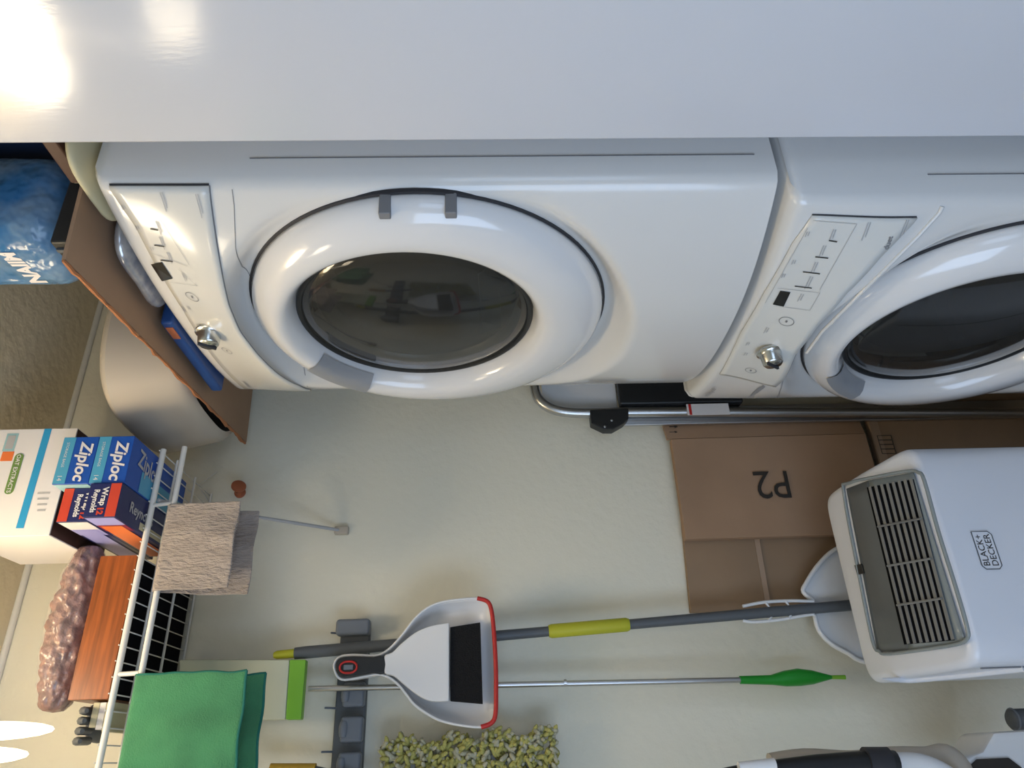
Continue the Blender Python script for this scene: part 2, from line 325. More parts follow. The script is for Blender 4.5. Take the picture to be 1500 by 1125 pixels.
def controls(mc,panelpts,ylo,yhi,ztop,zlo,knob,disp,ticks,bars,frame,icons,logo,small,ridge,panelend):
    T,front,fs=mc[0],mc[1],mc[2]
    # console plate between an upper and an arched lower edge
    def curve(pts):
        q=sorted((fs(x,y).y,fs(x,y).z) for x,y in pts)
        def g(y):
            if y<=q[0][0]: return q[0][1]
            for (a,b),(c,d) in zip(q,q[1:]):
                if y<=c: return b+(d-b)*(y-a)/(c-a+1e-9)
            return q[-1][1]
        return g
    lowf,topf=curve(zlo),curve(ztop)
    def f(u,v):
        y=ylo+(yhi-ylo)*u; z=lerp(lowf(y),topf(y),v)
        return Vector((front(y,z,False)-.0025,y,z))
    cp=grid('control_panel',f,60,10,M['panel'],T,smooth=True); md=cp.modifiers.new('s','SOLIDIFY'); md.thickness=.004; md.offset=0
    ribbon('panel_seam',[Vector((0,ylo+(yhi-ylo)*k/50,lowf(ylo+(yhi-ylo)*k/50)-.001)) for k in range(51)],.0016,M['print'],T,lambda y,z:front(y,z,False),.001)
    ribbon('panel_seam',[Vector((0,ylo-.0008,lerp(lowf(ylo),topf(ylo),k/12))) for k in range(13)],.002,M['seam'],T,front,.001)
    off=.0060
    def fr(y,z): return front(y,z,False)-off+.0012
    pp=lambda *p: [fs(x,y) for x,y in p]
    ky=fs(*knob); ko=Vector((front(ky.y,ky.z,False)-.004,ky.y,ky.z)); kx=(-1,0,-.05)
    lathe('knob',[(.026,0),(.026,.004),(.022,.006),(.0205,.010),(.019,.026),(.016,.030),(.0005,.031)],ko,kx,M['chrome'],T,k=40)
    box('knob_pointer',(-.004,-.0025,-.017),(.002,.0025,.017),M['seam'],T,bev=.001,axes=(ko+Vector((-.0305,0,0)),Vector((1,0,0)),Vector((0,.8,.6)),Vector((0,-.6,.8))))
    quad('display',[fs(x,y,off) for x,y in disp],M['screen'],T)
    for b in bars: ribbon('selector_bar',pl(fs,b,3),.0022,M['ink'],T,fr)
    for b in frame: ribbon('printed_line',pl(fs,b,8),.0008,M['lprint'],T,fr)
    for x,y,r in icons:
        c=fs(x,y); P=[Vector((0,c.y+r*math.cos(t*math.pi/12),c.z+r*math.sin(t*math.pi/12))) for t in range(25)]
        ribbon('button_ring',P,.0011,M['print'],T,fr)
        ribbon('button_mark',[Vector((0,c.y-.003,c.z)),Vector((0,c.y+.003,c.z))],.003,M['print'],T,fr)
    for (x,y,ww) in small:
        c=fs(x,y)
        for q in range(2):
            ribbon('caption',[Vector((0,c.y-ww/2,c.z-q*.0036)),Vector((0,c.y+ww/2*(1-.4*q),c.z-q*.0036))],.0014,M['lprint'],T,fr)
    for s,x,y,sz in logo:
        c=fs(x,y); text('lettering',s,sz,c,(0,-1,0),(0,0,1),M['print'],T,bold=.0002,surf=lambda p:Vector((front(p.y,p.z,False)-off,p.y,p.z)))
    for r in ridge:
        P=[p+Vector((-.0005,0,0)) for p in smoothpts(pl(fs,r,4),2)]
        tube('moulded_ridge',P,.0035,M['app'],T,k=8)
    for e in panelend: ribbon('body_seam',pl(fs,e,10),.0012,M['print'],T,front,.0008)

# dryer controls
dz=[(303,272),(318,359),(335,445),(352,485),(375,515),(405,545),(440,565),(470,576)]
controls(DRY,None,.006,.655,[(158,270),(200,330),(237,400),(268,450),(305,510),(345,556)],dz,(308,483),[(222,383),(238,380),(254,404),(238,408)],[],
  [[(221,331),(233,333)],[(227,355),(242,357)],[(236,377),(254,379)]],
  [[(222,366),(275,386)],[(235,316),(278,384)],[(262,390),(290,415)],[(236,407),(290,415)]],
  [(282,431,.011),(333,510,.010)],
  [('Whirlpool',362,560,.013)],[(240,292,.03),(233,330,.025),(238,352,.025),(249,374,.025),(270,402,.02),(268,449,.02),(200,330,.008),(222,360,.008),(180,300,.008),(292,298,.035),(276,447,.012)],
  [],[[(333,232),(338,262),(343,300),(345,360),(350,420),(368,470),(405,525),(450,566),(470,578)]])
# washer controls
wz=[(1342,319),(1290,373),(1240,427),(1198,475),(1165,517),(1148,554)]
controls(WSH,None,.028,.50,[(1190,313),(1160,355),(1120,425),(1085,485),(1055,545)],wz,(1127,512),[(1142,422),(1157,424),(1147,445),(1131,442)],[],
  [[(1213,348),(1225,350)],[(1193,372),(1212,374)],[(1175,394),(1200,397)],[(1163,415),(1188,418)]],
  [[(1190,319),(1254,324)],[(1254,324),(1200,420)],[(1138,418),(1200,425)],[(1200,425),(1185,451),(1135,444)],[(1182,330),(1120,440)]],
  [(1151,467,.012),(1099,539,.010)],
  [('Whirlpool',1040,572,.015),('duet',1300,352,.012)],[(1266,335,.03),(1322,331,.028),(1217,340,.02),(1202,364,.024),(1190,388,.024),(1182,410,.03),(1170,432,.02),(1180,339,.01),(1160,380,.01),(1145,400,.01),(1120,480,.02),(1093,500,.012),(1090,515,.012)],
  [[(1386,292),(1375,312),(1345,345),(1290,400),(1240,450),(1205,485),(1182,516)]],
  [[(1338,317),(1290,370),(1240,425),(1195,475),(1165,515),(1150,552),(1140,580),(1134,600)]])
wT,wf,wfs=WSH[:3]
a=wfs(1117,563); b=wfs(1085,596)
P=[wfs(x,y,.0015) for x,y in ((1118,563),(1121,566),(1112,573),(1103,579),(1098,580),(1102,575),(1109,568))]
quad('drawer_grip',P,M['pocket'],wT)
# grip pocket and hinge tabs on both doors
for mc in (DRY,WSH):
    bo=mc[5]
    lathe('grip_pocket',[(.226*mc[7],.030),(.230*mc[7],.036),(.238*mc[7],.0475),(.248*mc[7],.0545),(.262*mc[7],.0560),(.270*mc[7],.0555)],bo+Vector((0,0,.024)),(-1,0,0),M['pocket'],mc[0],k=14,arc=(math.radians(-62),math.radians(-30)) )
    for dz_ in (.045,-.055):
        box('hinge_tab',(-.040,-.328*mc[7],dz_-.009),(.0,-.313*mc[7],dz_+.009),M['print'],mc[0],bev=.002,axes=(bo,Vector((1,0,0)),Vector((0,1,0)),Vector((0,0,1))))
# side seams on the near side
for mc,z0,H,x in ((DRY,1.045,1.035,0),(WSH,0,1.03,-.045)):
    box('side_panel_seam',(x+.045,-.0012,z0+.03),(x+.0465,.001,z0+H-.22),M['print'],mc[0])

# ================================================================ on top of the dryer
zt=2.13
c1=pZ(361,648,zt); c2=pZ(96,380,zt); ey=(c1-c2).normalized(); exv=Vector((ey.y,-ey.x,0))
T=thing('flattened_carton','flattened brown cardboard carton overhanging the dryer top with torn orange edge','carton',c2+exv*.2)
Lc=(c1-c2).length
sheet=box('sheet',(0,0,0),(.56,Lc,.006),M['card'],T,axes=(c2,exv,ey,Vector((0,0,1))))
box('upper_sheet',(.006,.02,.0065),(.55,Lc-.03,.0125),M['card2'],T,axes=(c2,exv,ey,Vector((0,0,1))))
P=[c2+ey*(Lc*k/60)+exv*(-.0015-.0025*R.random()*(1+math.sin(k*.9)))+Vector((0,0,.003)) for k in range(61)]
tube('torn_edge',P,[.002+.0025*R.random() for _ in P],M['torn'],T,k=5)
# packs that lie under the carton, on the dryer
def pillow(name,c,hx,hy,hz,m,parent=None,n=18,rot=0,amp=.12,seed=0,pw=3):
    def f(u,v):
        a=u*2*math.pi; b=(v-.5)*math.pi; 
        def s(x,e): return math.copysign(abs(x)**e,x)
        x=hx*s(math.cos(a),.5)*s(math.cos(b),.6); y=hy*s(math.sin(a),.5)*s(math.cos(b),.6); z=hz*s(math.sin(b),.8)
        q=Vector((x,y,z)); d=1+amp*noise.noise(Vector((x*9+seed,y*9,z*9+seed)))
        q=Vector((q.x*d,q.y*d,q.z*d)); q.rotate(Matrix.Rotation(rot,3,'Z').to_euler()); return Vector(c)+q
    return grid(name,f,n*2,n,m,parent)
zd=2.091
o=pillow('film_pack',(.092,.225,zd+.0185),.120,.10,.017,M['silver'],seed=3); tag(o,'silver and blue shiny film pack squeezed between dryer and cardboard','packet')
T=thing('blue_packet','flat dark blue packet under the far half of the cardboard','packet',(.1,.5,zd))
box('cover',(-.036,.335,zd+.001),(.25,.62,zd+.026),M['bluec'],T,bev=.006)
box('printed_band',(-.0375,.35,zd+.006),(-.0355,.39,zd+.02),M['terra'],T)
o=pillow('cream_pouch',(.13,.05,zd+.0235),.118,.09,.013,M['cream'],seed=9); tag(o,'cream and yellow soft pouch at the near edge of the dryer top','pouch')
T=thing('brown_book','dark brown hardback book standing behind the cream pouch','book',(.18,.0,zd))
box('cover',(.04,-.055,zd+.037),(.32,.045,zd+.060),M['brown'],T,bev=.003)
box('pages',(.043,-.052,zd+.041),(.318,.047,zd+.056),M['cream'],T)
# dark tray under the bag
T=thing('black_tray','black ribbed tray poking out under the blue plastic bag','tray',(.06,.16,zt+.013))
box('tray_body',(-.055,.07,zt+.0135),(.17,.20,zt+.044),M['dark'],T,bev=.004)
for k in range(4): box('rib',(-.059,.085+k*.03,zt+.02),(-.054,.092+k*.03,zt+.04),M['gtool'],T)
# the big blue bag
def bagf(u,v):
    a=u*2*math.pi
    def s(x,e): return math.copysign(abs(x)**e,x)
    z=zt+.045+v*.42; sh=math.sin(min(1,(v+.02)*6)*math.pi/2)**.5*(1 if v<.93 else math.sqrt(max(0,1-((v-.93)/.07)**2)))
    x=.098*s(math.cos(a),.6)*sh; y=.085*s(math.sin(a),.6)*sh
    d=1+.10*noise.noise(Vector((x*8,y*8,z*5)))
    return Vector((.062+x*d,.160+y*d,z))
T=thing('blue_bag','large shiny blue plastic bag with white lettering on the cardboard','bag',(.04,.19,zt+.056))
bagm=grid('bag',bagf,64,40,M['bag'],T)
T=T
def bagsurf(p):
    from mathutils.bvhtree import BVHTree
    global _bv
    try: _bv
    except NameError:
        _bv=BVHTree.FromPolygons([v.co for v in bagm.data.vertices],[tuple(q.vertices) for q in bagm.data.polygons])
    h=_bv.ray_cast(C0,(p-C0).normalized()); 
    return h[0]-(p-C0).normalized()*.0015 if h[0] else p
o=pY(34,392,.1); rd=(pY(0,362,.1)-pY(68,421,.1))
text('lettering','NAIIM',.034,o,rd,Vector((0,0,1)),M['paper'],T,bold=.0015,surf=bagsurf)
o=box('navy_bin',(.185,-.04,zd+.0605),(.46,.33,2.60),M['navy'],bev=.02); tag(o,'tall dark navy storage bin behind the blue bag','bin')
# tub
def sup(a,e=.55): return (math.copysign(abs(math.cos(a))**e,math.cos(a)),math.copysign(abs(math.sin(a))**e,math.sin(a)))
def tubf(u,v):
    a=u*2*math.pi; c,s=sup(a,.62); 
    if v<.12: k=.80+.10*math.sin(v/.12*math.pi/2); z=.03*(1-math.cos(v/.12*math.pi/2))
    else: k=.90+.10*(v-.12)/.88; z=.03+(v-.12)/.88*.12
    return Vector((.135+.245*k*c,.70+.225*k*s,zt+.014+z))
T=thing('plastic_tub','frosted beige rounded plastic tub behind the cardboard on the dryer','tub',(.235,.69,zt+.014))
g=grid('tub_wall',lambda u,v:(lambda p:p)(tubf(u,v)),72,24,M['tub'],T)
def lidf(u,v):
    a=u*2*math.pi; c,s=sup(a,.62); k=1.0*math.cos(v*math.pi/2)**.8 if v<1 else 0
    return Vector((.135+.245*k*c,.70+.225*k*s,zt+.164+.05*math.sin(v*math.pi/2)))
grid('lid',lidf,72,12,M['tub'],T)

# ================================================================ wire shelf on the far wall
zs=2.213; yf=.655; xr=-.158; xl=-1.74
T=thing('wire_shelf','white coated wire shelf with hanging rod across the far wall','shelf',(-.9,.95,zs))
tube('front_rod',[(xr,yf,zs),(xl,yf,zs)],.0062,M['wire'],T,k=10)
tube('hanging_rod',[(xr,yf-.012,zs-.05),(xl,yf-.012,zs-.05)],.0058,M['wire'],T,k=10)
tube('back_rod',[(xr,.951,zs-.002),(xl,.951,zs-.002)],.003,M['wire'],T)
tube('middle_rod',[(xr,.83,zs-.0055),(xl,.83,zs-.0055)],.003,M['wire'],T)
tube('middle_rod',[(xr,.72,zs-.0055),(xl,.72,zs-.0055)],.003,M['wire'],T)
V,F=tubegeo([(0,yf-.006,zs+.0062),(0,.953,zs+.0015)],.0014,6); wm=None; x=xr-.004; 
while x>xl:
    if wm is None:
        o=mesh('wire',V,F,M['wire'],T,True); wm=o.data
    else: o=link(bpy.data.objects.new('wire',wm),T)
    o.location.x=x; x-=.0288
for x in (-.285,-.618,-.95,-1.28,-1.61):
    tube('rod_link',[(x,yf-.001,zs-.004),(x,yf-.012,zs-.046)],.0045,M['wire'],T)
for x,bx in ((-.275,-.262),(-.95,-.94),):
    br=tube('brace',[(x,yf-.004,zs-.012),(x,yf+.02,zs-.03),(bx,.93,1.90),(bx,.953,1.872)],.0042,M['lprint'],T)
    box('wall_clip',(bx-.010,.944,1.855),(bx+.010,.96,1.890),M['tub'],br,bev=.003)
tube('wall_hook',[pY(318,691,.94),pY(290,712,.955),pY(300,725,.958),pY(312,745,.958)],.0012,M['wire'],T)

# ---- boxes on the shelf
zb=zs+.0085
def carton(name,label,cat,x0,x1,y0,y1,z0,z1,m,group=None,bev=.0012):
    T=thing(name,label,cat,((x0+x1)/2,(y0+y1)/2,z0),group); box('carton_body',(x0,y0,z0),(x1,y1,z1),m,T,bev=bev); return T
E=.0006
def fq(T,name,x0,x1,y,z0,z1,m,k=1): return quad(name,[Vector((x0,y-E*k,z0)),Vector((x1,y-E*k,z0)),Vector((x1,y-E*k,z1)),Vector((x0,y-E*k,z1))],m,T)
def lq(T,name,x,y0,y1,z0,z1,m,k=1): return quad(name,[Vector((x-E*k,y0,z0)),Vector((x-E*k,y1,z0)),Vector((x-E*k,y1,z1)),Vector((x-E*k,y0,z1))],m,T)
def bq(T,name,x0,x1,y0,y1,z,m,k=1): return quad(name,[Vector((x0,y0,z-E*k)),Vector((x1,y0,z-E*k)),Vector((x1,y1,z-E*k)),Vector((x0,y1,z-E*k))],m,T)
DX=Vector((-1,0,0)); DN=Vector((0,0,-1))
for k,(z0,z1,lab) in enumerate(((zb,zb+.070,'lower blue zipper bag box lying upside down on the wire shelf'),(zb+.0705,zb+.141,'upper blue zipper bag box, topmost of the two blue ones'))):
    x0,x1,y0=(-.276,-.175,.54); 
    T=carton('storage_bag_box',lab,'box',x0,x1,y0,y0+.28,z0,z1,M['zip'],'blue zipper bag boxes on the wire shelf')
    fq(T,'cyan_band',x0+.001,x1-.001,y0,z1-.025,z1-.001,M['zipc'])
    text('lettering','Ziploc',.034,(x0+.048,y0-2*E,z0+.021),DX,DN,M['paper'],T,bold=.0009,shear=.2,sx=.95)
    text('lettering','STORAGE BAGS',.0075,(x0+.062,y0-2*E,z1-.012),DX,DN,M['paper'],T,sx=1)
    text('count_number','14',.013,(x0+.013,y0-2*E,z1-.012),DX,DN,M['paper'],T)
    lq(T,'side_print',x0,y0+.002,y0+.27,z0+.002,z1-.002,M['lteal'] if k else M['zipc'])
    if k==0:
        bq(T,'cyan_band',x0+.002,x1-.055,y0+.06,y0+.27,z0,M['zipc'])
        text('lettering','Ziploc',.05,(x0+.06,y0+.085,z0-2*E),(-.15,1,0),(1,0,0),M['lprint'],T,bold=.001,sx=.8)
for k,(z0,z1,y0,lab) in enumerate(((zb,zb+.062,.535,'lower navy and red foil roll box beside the blue bag boxes'),(zb+.0625,zb+.125,.56,'upper navy and red foil roll box with pale side'))):
    x0,x1=-.347,-.2775
    T=carton('foil_box',lab,'box',x0,x1,y0,y0+.30,z0,z1,M['foil'],'foil roll boxes on the wire shelf')
    fq(T,'red_band',x0+.001,x1-.001,y0,(z0+.001) if k==0 else z1-.02,(z0+.021) if k==0 else z1-.001,M['red'])
    zz=z0+.042 if k==0 else z0+.024
    text('lettering','Reynolds',.015,(x0+.033,y0-2*E,zz+.004),DX,DN,M['paper'],T,bold=.0004,sx=.85)
    text('lettering','Wrap',.016,(x0+.042,y0-2*E,zz-.012),DX,DN,M['paper'],T,bold=.0004)
    text('count_number','12',.016,(x0+.013,y0-2*E,zz-.010),DX,DN,M['red'],T,bold=.0008)
    lq(T,'side_print',x0,y0+.002,y0+.05,z0+.003,z1-.003,M['lav'] if k==0 else M['paper'])
    lq(T,'side_print',x0,y0+.05,y0+.09,z0+.003,z1-.003,M['mag'] if k==0 else M['lav'])
    lq(T,'side_print',x0,y0+.055,y0+.29,z0+.012,z1-.008,M['orange'] if k==0 else M['lav'],2)
    if k==0:
        text('lettering','Reynolds',.03,(x0+.035,y0+.10,z0-2*E),(0,1,0),(1,0,0),M['lprint'],T,bold=.0006)
        bq(T,'yellow_band',x0+.005,x0+.02,y0+.1,y0+.29,z0,M['cream'])
x0,x1,y0,z0,z1=-.366,-.135,.583,zb+.1455,2.545
T=carton('white_box','large white box with a blue stripe and green label above the shelf boxes','box',x0,x1,y0,.80,z0,z1,M['paper'])
fq(T,'blue_stripe',x0+.016,x1-.0005,y0,z0+.053,z0+.068,M['stripe'])
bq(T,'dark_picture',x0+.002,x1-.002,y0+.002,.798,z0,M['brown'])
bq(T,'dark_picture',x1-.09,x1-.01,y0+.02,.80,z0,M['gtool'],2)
lz=z1-.075
P=[]
for t in range(24):
    a=t*math.pi/12; c=math.cos(a); P.append(Vector((-.235+(.036 if c>0 else -.036)+.008*c,y0-E,lz+.009*math.sin(a)+0)))
zl=lambda: None
g=prism('green_label',P,(0,-.0006,0),M['glabel'],T)
text('lettering','OAT EXTRACTS',.0115,(-.235,y0-4*E,lz),DX,DN,M['paper'],T,bold=.0002)
fq(T,'picture_stamp',-.185,-.145,y0,z1-.06,z1-.036,M['lteal']); fq(T,'picture_stamp',-.180,-.150,y0,z1-.056,z1-.040,M['lprint'],2)
fq(T,'red_stamp',-.207,-.186,y0,z1-.062,z1-.038,M['orange'])
for k in range(4): fq(T,'printed_line',-.28-.012*k,-.276-.012*k,y0,z0+.02,z0+.045-.003*k,M['lprint'])
# wooden box with black underside
x0,x1,z1=-.660,-.388,zs+.0085+.078
T=thing('wooden_box','orange cherry wood box with black felt underside on the wire shelf','box',(-.52,.8,zb))
box('wood_front',(x0,.662,zb+.003),(x1,.678,z1),M['wood'],T,bev=.001)
box('wood_side',(x0,.6782,zb+.003),(x0+.012,.948,z1),M['wood'],T,bev=.001)
box('wood_side',(x1-.012,.6782,zb+.003),(x1,.948,z1),M['wood'],T,bev=.001)
box('wood_top',(x0+.0122,.6782,z1-.012),(x1-.0122,.948,z1),M['wood'],T,bev=.001)
box('felt_base',(x0+.001,.664,zb),(x1-.001,.949,zb+.0028),M['felt'],T)
# pellet bag lying on it
T=thing('pellet_bag','clear bag of pinkish brown potpourri lying on the wooden box','bag',(-.52,.74,z1))
def pb(sc,dn):
    def f(u,v):
        a=u*2*math.pi; t=v; w=math.sin(math.pi*min(1,max(0,t)))**.28
        x=-.352-.325*t; r=.047*sc*w*(1+.10*noise.noise(Vector((t*6,math.cos(a)*1.5,math.sin(a)*1.5))))
        b=r*dn*noise.noise(Vector((x*60,math.cos(a)*4,math.sin(a)*4)))
        return Vector((x,.715+1.2*(r+b)*math.cos(a),z1+.050+(r+b)*math.sin(a)*.95))
    return f
grid('pellets',pb(.93,.25),60,100,M['pell'],T); grid('film',pb(1.04,.12),48,60,M['film'],T)
# magazines and dark gloves at the end of the box
for k in range(3):
    o=box('magazine',(-.715+.004*k,.68,zb+.0125*k),(-.664-.003*k*0,.93,zb+.012+.0125*k),M['cream' if k!=1 else 'paper'],bev=.001)
    tag(o,['bottom thin cream magazine standing left of the wooden box','white magazine in the middle of the small stack on shelf','topmost cream magazine of the stack left of wooden box'][k],'magazine','magazines left of the wooden box')
T=thing('work_glove','dark grey work glove drooping over the magazines left of the pellet bag','glove',(-.70,.70,zb+.0385))
pillow('palm',(-.700,.735,zb+.0385+.010),.034,.045,.0095,M['gtool'],T,seed=4,amp=.5)
for k in range(4):
    x=-.728+.017*k; tube('finger',smoothpts([(x,.715,zb+.049),(x-.001,.685,zb+.049),(x-.002,.660,zb+.043),(x-.003,.646,zb+.030)],3),[.0075]*7+[.0065,.006,.004],M['gtool'],T,k=8)

# ================================================================ cloths on the hanging rod
def drape(name,label,xa,xb,m,front_drop,back_drop,yo,zr,spread=.012,edge=None,wv=.004,seed=0,lean=0):
    T=thing(name,label,'cloth',((xa+xb)/2,yo,zr))
    r=.0085; L1,L2,La=front_drop,back_drop,math.pi*r; tot=L1+La+L2
    def f(u,v):
        s=v*tot; x=lerp(xa,xb,u)
        if s<L1: d=L1-s; y=-r-spread*.6*(d/L1)**1.0; z=-d
        elif s<L1+La: a=(s-L1)/r; y=-r*math.cos(a); z=r*math.sin(a); d=0
        else: d=s-L1-La; y=r+spread*2.2*math.sin(min(1,d/L2)*1.9); z=-d
        wob=wv*noise.noise(Vector((x*16+seed,z*10,seed)))*min(1,d/.04)
        wob2=wv*.8*math.sin(x*60+seed)*(d/max(L1,L2))
        return Vector((x+lean*d+wv*.6*noise.noise(Vector((z*20,seed,3)))*min(1,d/.03),yo+y+wob+wob2,zr+z))
    o=grid('cloth',f,40,60,m,T,thick=.004)
    sb=o.modifiers.new('sub','SUBSURF'); sb.levels=1; sb.render_levels=1
    if edge:
        for vv,nm in ((0,'bottom_binding'),(1,'bottom_binding')):
            tube(nm,[f(k/20,vv) for k in range(21)],.0025,edge,T,k=6)
        for uu in (0,1):
            tube('side_binding',[f(uu,k/40) for k in range(41)],.0025,edge,T,k=6)
    return T
drape('beige_cloth','beige terry cloth folded over the hanging rod near the right end',-.290,-.468,M['beige'],.145,.165,.643,zs-.05,spread=.018,wv=.006,seed=2)
drape('green_cloth','bright green microfibre cloth hanging from the rod, left of the beige one',-.622,-.86,M['green'],.203,.222,.643,zs-.05,spread=.016,edge=M['teal'],wv=.006,seed=5)

# ================================================================ far wall: small peg, tool rail, tools
T=thing('wall_peg','small terracotta coloured peg on the bare wall below the shelf','peg',pY(357,719,YB))
c=pY(352,722,YB-.001)
lathe('peg_base',[(.0005,0),(.014,0),(.014,.004),(.009,.006),(.008,.022),(.0005,.023)],c,(0,-1,0),M['terra'],T,k=24)
lathe('peg_head',[(.008,.0),(.012,.006),(.018,.012),(.018,.017),(.012,.02),(.0005,.02)],c+Vector((.0,-.022,0)),(.35,-.75,-.35),M['terra'],T,k=24)

z0r,z1r=1.782,1.858
T=thing('tool_rail','dark grey tool holder rail screwed to the far wall','rail',(-.8,YB,1.82))
box('rail',(-1.05,.938,z0r+.004),(-.492,YB,z1r-.004),M['gtool'],T,bev=.004)
c=pY(520,928,.90)
box('end_cap',(-.520,.902,z0r),(-.484,.9375,z1r+.002),M['gtool2'],T,bev=.008,seg=3)
for x in (-.575,-.645,-.715,-.785,-.86,-.93):
    h=box('holder',(x-.026,.908,z0r+.004),(x+.026,.9375,z0r+.052),M['gtool2'],T,bev=.007,seg=3)
    lathe('roller',[(.0005,-.016),(.008,-.015),(.010,-.006),(.010,.006),(.008,.015),(.0005,.016)],(x,.912,z0r+.045),(1,0,0),M['gtool2'],h,k=18)
for iy in (928,1037,1101):
    p=pY(492,iy,.93); tube('hook',[(p.x,.94,z1r-.006),(p.x,.925,z1r+.004),(p.x,.918,z1r+.014)],.0022,M['gtool2'],T,k=6)

def pole(name,a,b,r,m,T,k=14,n=2): return tube(name,[lerp(a,b,i/n) for i in range(n+1)],r,m,T,k=k)
# broom with dark grey stick
a=pY(432,957,.885); b=pY(1275,884,.880)
T=thing('broom','long dark grey broom stick with a yellow sleeve, clipped in the rail','broom',b)
at=lambda t: lerp(a,b,t)
tube('stick',[at(0),at(.02),at(.45),at(1.0)],[.0125,.0135,.011,.0125],M['gtool'],T,k=16)
tube('sleeve',[at(.43),at(.435),at(.565),at(.57)],[.013,.0155,.0155,.013],M['yel'],T,k=16)
tube('hang_loop',[at(-.035),at(-.03),at(0)],[.006,.009,.0100],M['yel'],T,k=12)
lo=Vector((b.x+.0,.880,.10)); tube('stick',[b,lo],.0125,M['gtool'],T,k=12)
T2=prism('bristles',[(b.x-.11,.868,0.002),(b.x+.11,.868,.002),(b.x+.07,.868,.13),(b.x-.07,.868,.13)],(0,.03,0),M['lime'],T)
# white long handled dustpan behind the air conditioner
Yp=.900
T=thing('clip_dustpan','white dustpan with clip prongs holding the broom stick above the air conditioner','dustpan',(-.43,Yp,.3))
out=[(1262,790),(1222,806),(1198,828),(1180,855),(1176,868),(1192,881),(1192,903),(1198,924),(1215,943),(1240,957),(1275,972),(1420,985),(1420,775)]
P=[pY(x,y,Yp) for x,y in out]
prism('pan_plate',P,(0,.006,0),M['white'],T)
tube('pan_rim',[q+Vector((0,-.004,0)) for q in smoothpts(P[:6],4)],.0055,M['white'],T); tube('pan_rim',[q+Vector((0,-.006,0)) for q in smoothpts(P[6:12],4)],.0055,M['white'],T)
tube('clip_prong',smoothpts([pY(x,y,Yp-.020) for x,y in ((1192,881),(1160,880),(1120,882),(1088,888))],4),.0038,M['white'],T)
tube('clip_prong',smoothpts([pY(x,y,Yp-.020) for x,y in ((1192,903),(1188,900),(1140,908),(1105,911),(1088,909))],4),.0038,M['white'],T)
for x,y,s in ((1122,883,1),(1151,881,1),(1126,909,-1),(1155,906,-1)):
    p=pY(x,y,Yp-.022); q=pY(x+6,y+8*s,Yp-.022); tube('tooth',[p,q],[.0035,.0012],M['white'],T,k=6)
# flat mop hung head up
Ym=.895
T=thing('flat_mop','silver flat mop hung head up with cream pad and lime end strip','mop',pY(1240,992,Ym))
c=[pY(448,966,Ym-.03),pY(262,966,Ym-.03),pY(262,1056,Ym-.03),pY(441,1054,Ym-.03)]
prism('pad',[c[0]+(c[1]-c[0])*.13,c[1],c[2],c[3]+(c[2]-c[3])*.13],(0,.022,0),M['pad'],T,bev=.004)
prism('lime_strip',[c[0],c[0]+(c[1]-c[0])*.129,c[3]+(c[2]-c[3])*.129,c[3]],(0,.024,0),M['lime'],T,bev=.003)
tube('stick',[pY(452,1009,Ym),pY(1086,996,Ym)],.0062,M['alu'],T,k=12)
tube('stick_joint',[pY(826,1000,Ym),pY(830,1000,Ym)],.0072,M['alu'],T,k=12)
G=[(1084,996),(1110,996),(1130,996),(1150,994),(1170,992),(1190,992),(1205,992),(1218,992)]
tube('grip',[pY(x,y,Ym) for x,y in G],[.0085,.0095,.0105,.0165,.0185,.015,.009,.004],M['ggreen'],T,k=16)
tube('hang_tip',[pY(1216,992,Ym),pY(1238,992,Ym)],[.004,.005],M['lime'],T,k=10)
# hand dustpan with brush
def zp(q,y): return [pY(380+a*.28,850+b*.28,y) for a,b in q]
O=[(390,455),(400,420),(430,397),(500,391),(600,395),(650,380),(700,340),(760,270),(805,210),(870,150),(950,115),(1050,100),(1140,95),(1190,110),(1212,150),(1225,250),(1236,430),(1238,560),(1235,700),(1212,748),(1160,768),(1050,758),(950,735),(880,700),(810,650),(770,600),(730,550),(680,510),(620,492),(540,505),(450,520),(410,505)]
T=thing('hand_dustpan','small white hand dustpan with red lip hanging on the far wall','dustpan',zp([(800,450)],.9)[0])
rim=smoothpts(zp(O,.83),3,True); cen=zp([(860,450)],.88)[0]; n=len(rim)
V=[];
for s,dy in ((1,0),(.97,.012),(.90,.032),(.82,.040)):
    for p in rim:
        q=zp([(780,450)],.83)[0]; V.append(Vector((lerp(q.x,p.x,s),.83+dy,lerp(q.z,p.z,lerp(1,s,.8)))))
F=[(i*n+j,i*n+(j+1)%n,(i+1)*n+(j+1)%n,(i+1)*n+j) for i in range(3) for j in range(n)]+[tuple(3*n+j for j in range(n))]
o=mesh('pan',V,F,M['white'],T,True); md=o.modifiers.new('s','SOLIDIFY'); md.thickness=.003; md.offset=0
tube('pan_rim',rim,.0028,M['white'],T,closed=True)
tube('rubber_lip',[p+Vector((0,-.002,0)) for p in smoothpts(zp(O[12:21],.828),4)],.0048,M['redr'],T)
